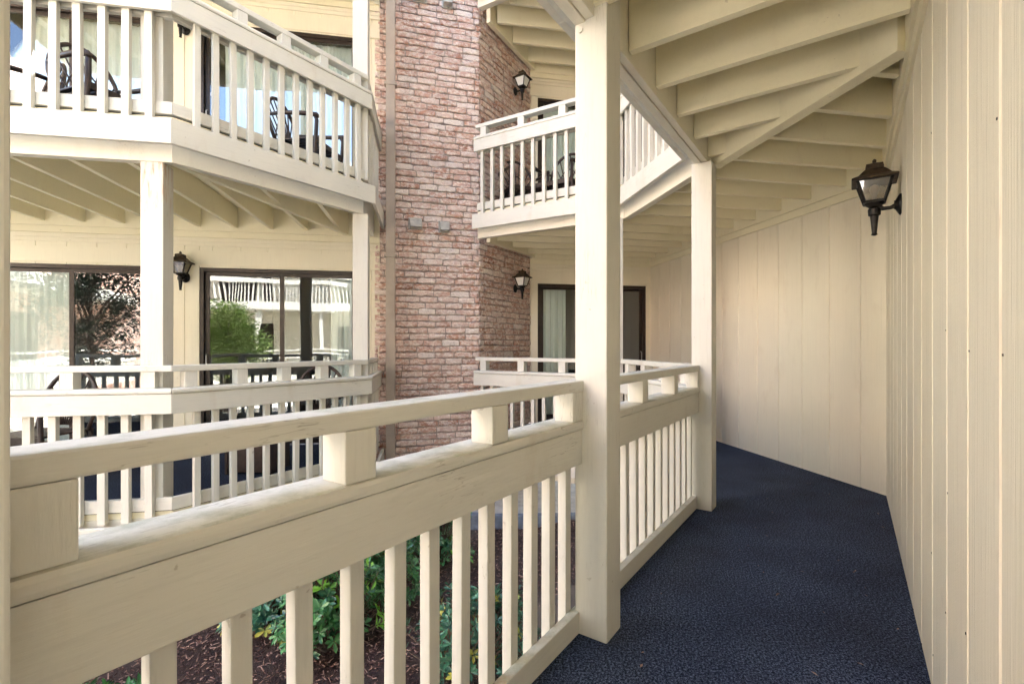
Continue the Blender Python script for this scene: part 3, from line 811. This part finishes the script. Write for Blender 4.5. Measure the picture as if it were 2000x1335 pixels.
# ------------------------------------------------------------------ ground, pavement, mulch
def sheet(name, poly, z, mat, lab=None, kind='structure', thick=0):
    m = MB()
    if thick: m.prism(poly, z-thick, z)
    else:
        m.v = [(p[0], p[1], z) for p in poly]; a = sum(poly[i][0]*poly[(i+1) % len(poly)][1]-poly[(i+1) % len(poly)][0]*poly[i][1] for i in range(len(poly)))
        m.f = [tuple(range(len(poly)) if a > 0 else range(len(poly)-1, -1, -1))]
    o = m.build(name, mat); o['kind'] = kind; return o
GRND = simple('soil', (.08, .06, .045), .95, 0, 3, .3, .5)
sheet('ground', [(-150, -150), (150, -150), (150, 150), (-150, 150)], GZ-.06, GRND)
sheet('added_bounce_paving', [(-22, -22), (16, -22), (16, -1.5), (-7.4, -1.5), (-7.4, 6), (-22, 6)], GZ-.03, simple('pale_concrete', (.50, .47, .42), .85, 0, 2, .12, .2))  # pale paving added behind the camera to bounce sun onto the ceiling
# undulating mulch bed
m = MB(); nx, ny = 90, 90; x0, x1, y0, y1 = -7.5, 2.2, -1.5, 5.75
def mz(x, y): return GZ+.05*sin(x*1.7+y)+.035*sin(y*2.9-x*1.3)+.02*sin(x*7.1)*sin(y*6.3)
for j in range(ny+1):
    for i in range(nx+1):
        x = x0+(x1-x0)*i/nx; y = y0+(y1-y0)*j/ny; m.v.append((x, y, mz(x, y)))
for j in range(ny):
    for i in range(nx): o = j*(nx+1)+i; m.f.append((o, o+1, o+nx+2, o+nx+1))
o = m.build('mulch_bed', MULCH, smooth=True); o['kind'] = 'structure'
m = MB(); tones = []; rc = random.Random(11)
for k in range(34000):
    x = rc.uniform(-3.3, 1.3); y = rc.uniform(2.2, 5.75)
    if x < -2.2 and y > 4.3: continue
    ln = rc.uniform(.010, .042); wd = rc.uniform(.004, .012); a = rc.uniform(0, pi); tl = rc.uniform(-.5, .5); z = mz(x, y)+rc.uniform(0, .022)
    dx, dy, dz = cos(a)*cos(tl)*ln/2, sin(a)*cos(tl)*ln/2, sin(tl)*ln/2; px_, py_ = -sin(a)*wd/2, cos(a)*wd/2; h = rc.uniform(.002, .006)
    o = len(m.v); tn = rc.random()**1.6
    m.v += [(x-dx+px_, y-dy+py_, z-dz), (x-dx-px_, y-dy-py_, z-dz), (x+dx-px_*.6, y+dy-py_*.6, z+dz), (x+dx+px_*.6, y+dy+py_*.6, z+dz), (x-dx*.8, y-dy*.8, z-dz+h), (x+dx*.8, y+dy*.8, z+dz+h)]
    m.f += [(o, o+1, o+4), (o+1, o+2, o+5, o+4), (o+2, o+3, o+5), (o+3, o, o+4, o+5)]; tones += [tn]*6
o = m.build('wood_chips', CHIPS, tones=tones); tag(o, 'dark reddish brown shredded bark mulch under the near railing', 'mulch', kind='stuff')
sheet('pavement', [(-1.6, 5.78), (2.4, 5.78), (2.4, 9), (-1.6, 9)], GZ+.07, CONC, thick=.3)
m = MB(); 
for k in range(9): m.box(Vector((-1.6+.45*k, 5.66)), Vector((1, 0)), .004, .44, Vector((0, 1)), 0, .115, GZ-.1, GZ+.10+.006*(k % 3))
tag(m.build('edging_stones', STONE, bevel=.012), 'row of blue grey edging stones between mulch and pavement', 'edging')

m = MB(); rl = random.Random(21); tn = []
for k in range(46):
    s_ = rl.uniform(-.3, 3.2); u_ = rl.uniform(.05, 1.0); c = P1 + A*s_ - nA*u_; a = rl.uniform(0, pi); L = rl.choice((.006, .008, .012, .014 if k % 9 == 0 else .007)); W = L*.4
    e = Vector((cos(a), sin(a), 0)); f = Vector((-sin(a), cos(a), 0)); b = Vector((c.x, c.y, .003)); o = len(m.v)
    m.v += [tuple(b-e*L), tuple(b+f*W+Vector((0, 0, .003))), tuple(b+e*L+Vector((0, 0, .002))), tuple(b-f*W+Vector((0, 0, .001)))]; m.f.append((o, o+1, o+2, o+3)); tn += [.6+.4*rl.random()]*4
tag(m.build('leaf_litter', CHIPS, tones=tn), 'scattered bits of dry leaf and lint on the navy carpet', 'litter', kind='stuff')
# ------------------------------------------------------------------ shrubs
def shrub(name, cx, cy, r, h, nros, label, mat, seed, leaf=.062, branch=True):
    rs = random.Random(seed); root = empty(name, (cx, cy, mz(cx, cy)), label, 'shrub', 'leafy shrubs in the mulch bed')
    m = MB(); tones = []; st_ = MB(); zb = mz(cx, cy)
    for k in range(nros):
        # rosettes spread over an uneven dome
        th = rs.uniform(0, 2*pi); u = rs.random()**.5; el = rs.uniform(.05, 1)
        rad = r*(.75+.3*sin(3*th+seed)+.12*sin(7*th))
        px_ = cx+cos(th)*u*rad; py_ = cy+sin(th)*u*rad; pz = zb+h*(.15+.85*el*sqrt(max(0, 1-(u*.9)**2)))
        out = Vector((cos(th)*u, sin(th)*u, .45+.6*el)).normalized()
        st_.tube([(cx+rs.uniform(-.03, .03), cy+rs.uniform(-.03, .03), zb-.02), ((cx+px_)/2+rs.uniform(-.03, .03), (cy+py_)/2, zb+(pz-zb)*.45), (px_, py_, pz)], [.007, .005, .003], 4)
        tbase = rs.random()*.75; tbase = 1.0 if rs.random() < .10 else tbase
        e1_ = out.orthogonal().normalized(); e2_ = out.cross(e1_)
        nl = rs.randint(7, 11)
        for j in range(nl):
            a = j*2.4+rs.uniform(-.3, .3); lift = rs.uniform(.15, .9); L = leaf*rs.uniform(.7, 1.25); W = L*rs.uniform(.30, .40)
            d = (e1_*cos(a)+e2_*sin(a))*cos(lift)+out*sin(lift); s_ = d.cross(out).normalized(); nn = s_.cross(d).normalized()
            b = Vector((px_, py_, pz))-out*rs.uniform(0, .035)
            pts = [b, b+d*L*.35+s_*W*.38+nn*.004, b+d*L*.72+s_*W*.5+nn*.003, b+d*L-nn*.004, b+d*L*.72-s_*W*.5+nn*.003, b+d*L*.35-s_*W*.38+nn*.004, b+d*L*.5-nn*.003]
            o = len(m.v); m.v += [tuple(p) for p in pts]; m.f += [(o, o+1, o+6), (o+1, o+2, o+6), (o+2, o+3, o+6), (o+3, o+4, o+6), (o+4, o+5, o+6), (o+5, o, o+6)]
            tones += [min(1, max(0, tbase+rs.uniform(-.12, .12)))]*7
    m.build('foliage', mat, root, tones=tones, smooth=True); st_.build('stems', BARK, root)
    return root
def spx(px, Y): return (px-1000)/944*Y
shrub('shrub', spx(640, 3.35), 3.35, .40, .70, 260, 'glossy dark shrub left of the middle balusters', LEAF, 1)
shrub('shrub', spx(735, 3.85), 3.85, .42, .72, 260, 'glossy shrub with a bright green shoot, behind the middle balusters', LEAF, 2)
shrub('shrub', spx(845, 4.45), 4.45, .40, .90, 240, 'tallest shrub rising toward the near railing band', LEAF, 3)
shrub('shrub', spx(520, 3.5), 3.5, .30, .52, 160, 'small shrub left of the glossy dark one', LEAFB, 4)
shrub('shrub', spx(235, 2.95), 2.80, .32, .22, 120, 'low sprawling plant at the bottom left under the big railing', LEAF, 5)
shrub('shrub', spx(900, 2.95), 2.95, .36, .66, 150, 'open blue green shrub nearest the railing foot', LEAFB, 6, .05)
shrub('shrub', spx(985, 3.15), 3.15, .30, .58, 110, 'thin open shrub beside the thick post foot', LEAFB, 7, .05)

# ------------------------------------------------------------------ what the glass reflects: wing and tree across the courtyard; added side wing and dark tree
ow = empty('hotel_wing', (-6, -10, 0), 'sunlit wing across the courtyard, seen only mirrored in the left doors', 'building')
oY = -10.0; X = Vector((1, 0)); Yv = Vector((0, 1)); o0 = Vector((-22, oY))
m = MB(); m.box(o0, X, 0, 30, Yv, -.3, 0, GZ, 9); m.build('wall', OPPM, ow)
for lv in range(4):
    z = lv*S
    m = MB(); m.box(o0, X, 0, 30, Yv, .004, 1.5, z-.3, z); m.build('deck', WHITE, ow)
    if lv < 3:
        m = MB(); m.box(o0, X, 0, 30, Yv, 1.4, 1.5, z+.72, z+.9); m.box(o0, X, 0, 30, Yv, 1.4, 1.5, z+1.02, z+1.07); m.build('railing', WHITE, ow)
        m = MB()
        for k in range(210): m.box(o0, X, k*.14, k*.14+.045, Yv, 1.42, 1.46, z+.002, z+.719)
        m.build('balusters', WHITE, ow)
        for k in range(6):
            m = MB(); m.box(o0, X, 1.5+4.6*k, 3.5+4.6*k, Yv, -.0, .02, z+.05, z+2.1); m.build('door', BRONZE, ow)
m = MB()
for k in range(13): m.box(o0, X, .8+2.3*k, .95+2.3*k, Yv, 1.30, 1.395, GZ, 8.5); 
m.build('posts', POSTM, ow)
w2 = Vector((-10.2, -9.9)); wy = Vector((0, 1)); wx = Vector((1, 0))
sw = empty('hotel_wing', (-8.8, -4, 0), 'side wing added out of frame on the left to bounce sun, mirrored in the left edge door', 'building')
m = MB(); m.box(w2, wy, 6.2, 12.5, wx, -.3, 0, GZ, 8.8); m.build('wall', FARW, sw)  # tall pale wall, added to bounce sun into the walkway
m = MB(); m.box(w2, wy, 0, 6.2, wx, -.3, 0, GZ, 8.8); m.build('brick_wall', BRICK, sw, tones=[.3]*8)
for lv in range(1, 2):
    z = lv*S; m = MB(); m.box(w2, wy, 0, 12.5, wx, .004, 1.4, z-.3, z); m.build('deck', POSTM, sw)
for lv in range(1):
    z = lv*S; m = MB(); m.box(w2, wy, 0, 12.5, wx, 1.3, 1.38, z+.72, z+.9); m.box(w2, wy, 0, 12.5, wx, 1.3, 1.38, z+1.02, z+1.07); m.build('railing', POSTM, sw)
    m = MB()
    for k in range(88): m.box(w2, wy, k*.14, k*.14+.045, wx, 1.32, 1.36, z+.003, z+.719)
    m.build('balusters', POSTM, sw)
    for k in range(3): m = MB(); m.box(w2, wy, 1+4*k, 3+4*k, wx, .004, .02, z+.05, z+2.1); m.build('door', BRONZE, sw)
bt = empty('brick_tower', (-9.6, -9, GZ), 'brick tower in the far corner of the courtyard, mirrored in the left edge door', 'tower')
m = MB(); m.prism([(-11, -10.3), (-7.9, -10.3), (-7.9, -8.2), (-11, -8.2)], GZ-.1, 9.3); m.build('brickwork', BRICK, bt, tones=[.35]*8)
def tree(cx, cy, h, r, seed, label, name='tree', mat=None, n=60):
    rs = random.Random(seed); root = empty(name, (cx, cy, GZ), label, 'tree')
    m = MB(); m.tube([(cx, cy, GZ-.1), (cx+.05, cy, GZ+h*.4), (cx, cy+.04, GZ+h*.85)], [.09, .06, .03], 8)
    for k in range(12):
        a = rs.uniform(0, 6.28); z = GZ+h*rs.uniform(.3, .6); m.tube([(cx, cy, z), (cx+cos(a)*r*.4, cy+sin(a)*r*.4, z+h*.15), (cx+cos(a)*r*.8, cy+sin(a)*r*.8, z+h*.25)], [.035, .02, .01], 5)
    m.build('trunk', BARK, root)
    m = MB(); tones = []; cl = []
    for k in range(n):
        v = Vector((rs.gauss(0, 1), rs.gauss(0, 1), rs.gauss(0, 1))).normalized()*rs.random()**.4
        cl.append(Vector((cx+v.x*r, cy+v.y*r, GZ+h*.62+v.z*h*.36)))
    for c in cl:
        tb = rs.random()*.7
        for j in range(90):
            v = Vector((rs.gauss(0, 1), rs.gauss(0, 1), rs.gauss(0, 1)))*.13+c; d = Vector((rs.uniform(-1, 1), rs.uniform(-1, 1), rs.uniform(-.6, .6))).normalized(); s_ = d.orthogonal().normalized(); L = .09
            o = len(m.v); m.v += [tuple(v), tuple(v+d*L*.5+s_*L*.25), tuple(v+d*L), tuple(v+d*L*.5-s_*L*.25)]; m.f.append((o, o+1, o+2, o+3)); tones += [min(1, tb+rs.uniform(0, .3))]*4
    m.build('crown', mat or LEAFT, root, tones=tones)
tree(-5.5, -5.2, 3.5, 1.15, 5, 'round bright green tree mirrored in the lower left wing door', n=190)

tree(-7.5, -1.2, 5.4, 1.15, 9, 'dark bushy tree added out of frame to darken the reflection in the far left glass pane', mat=LEAFD, n=90)  # added tree, keeps the left pane's reflection dark
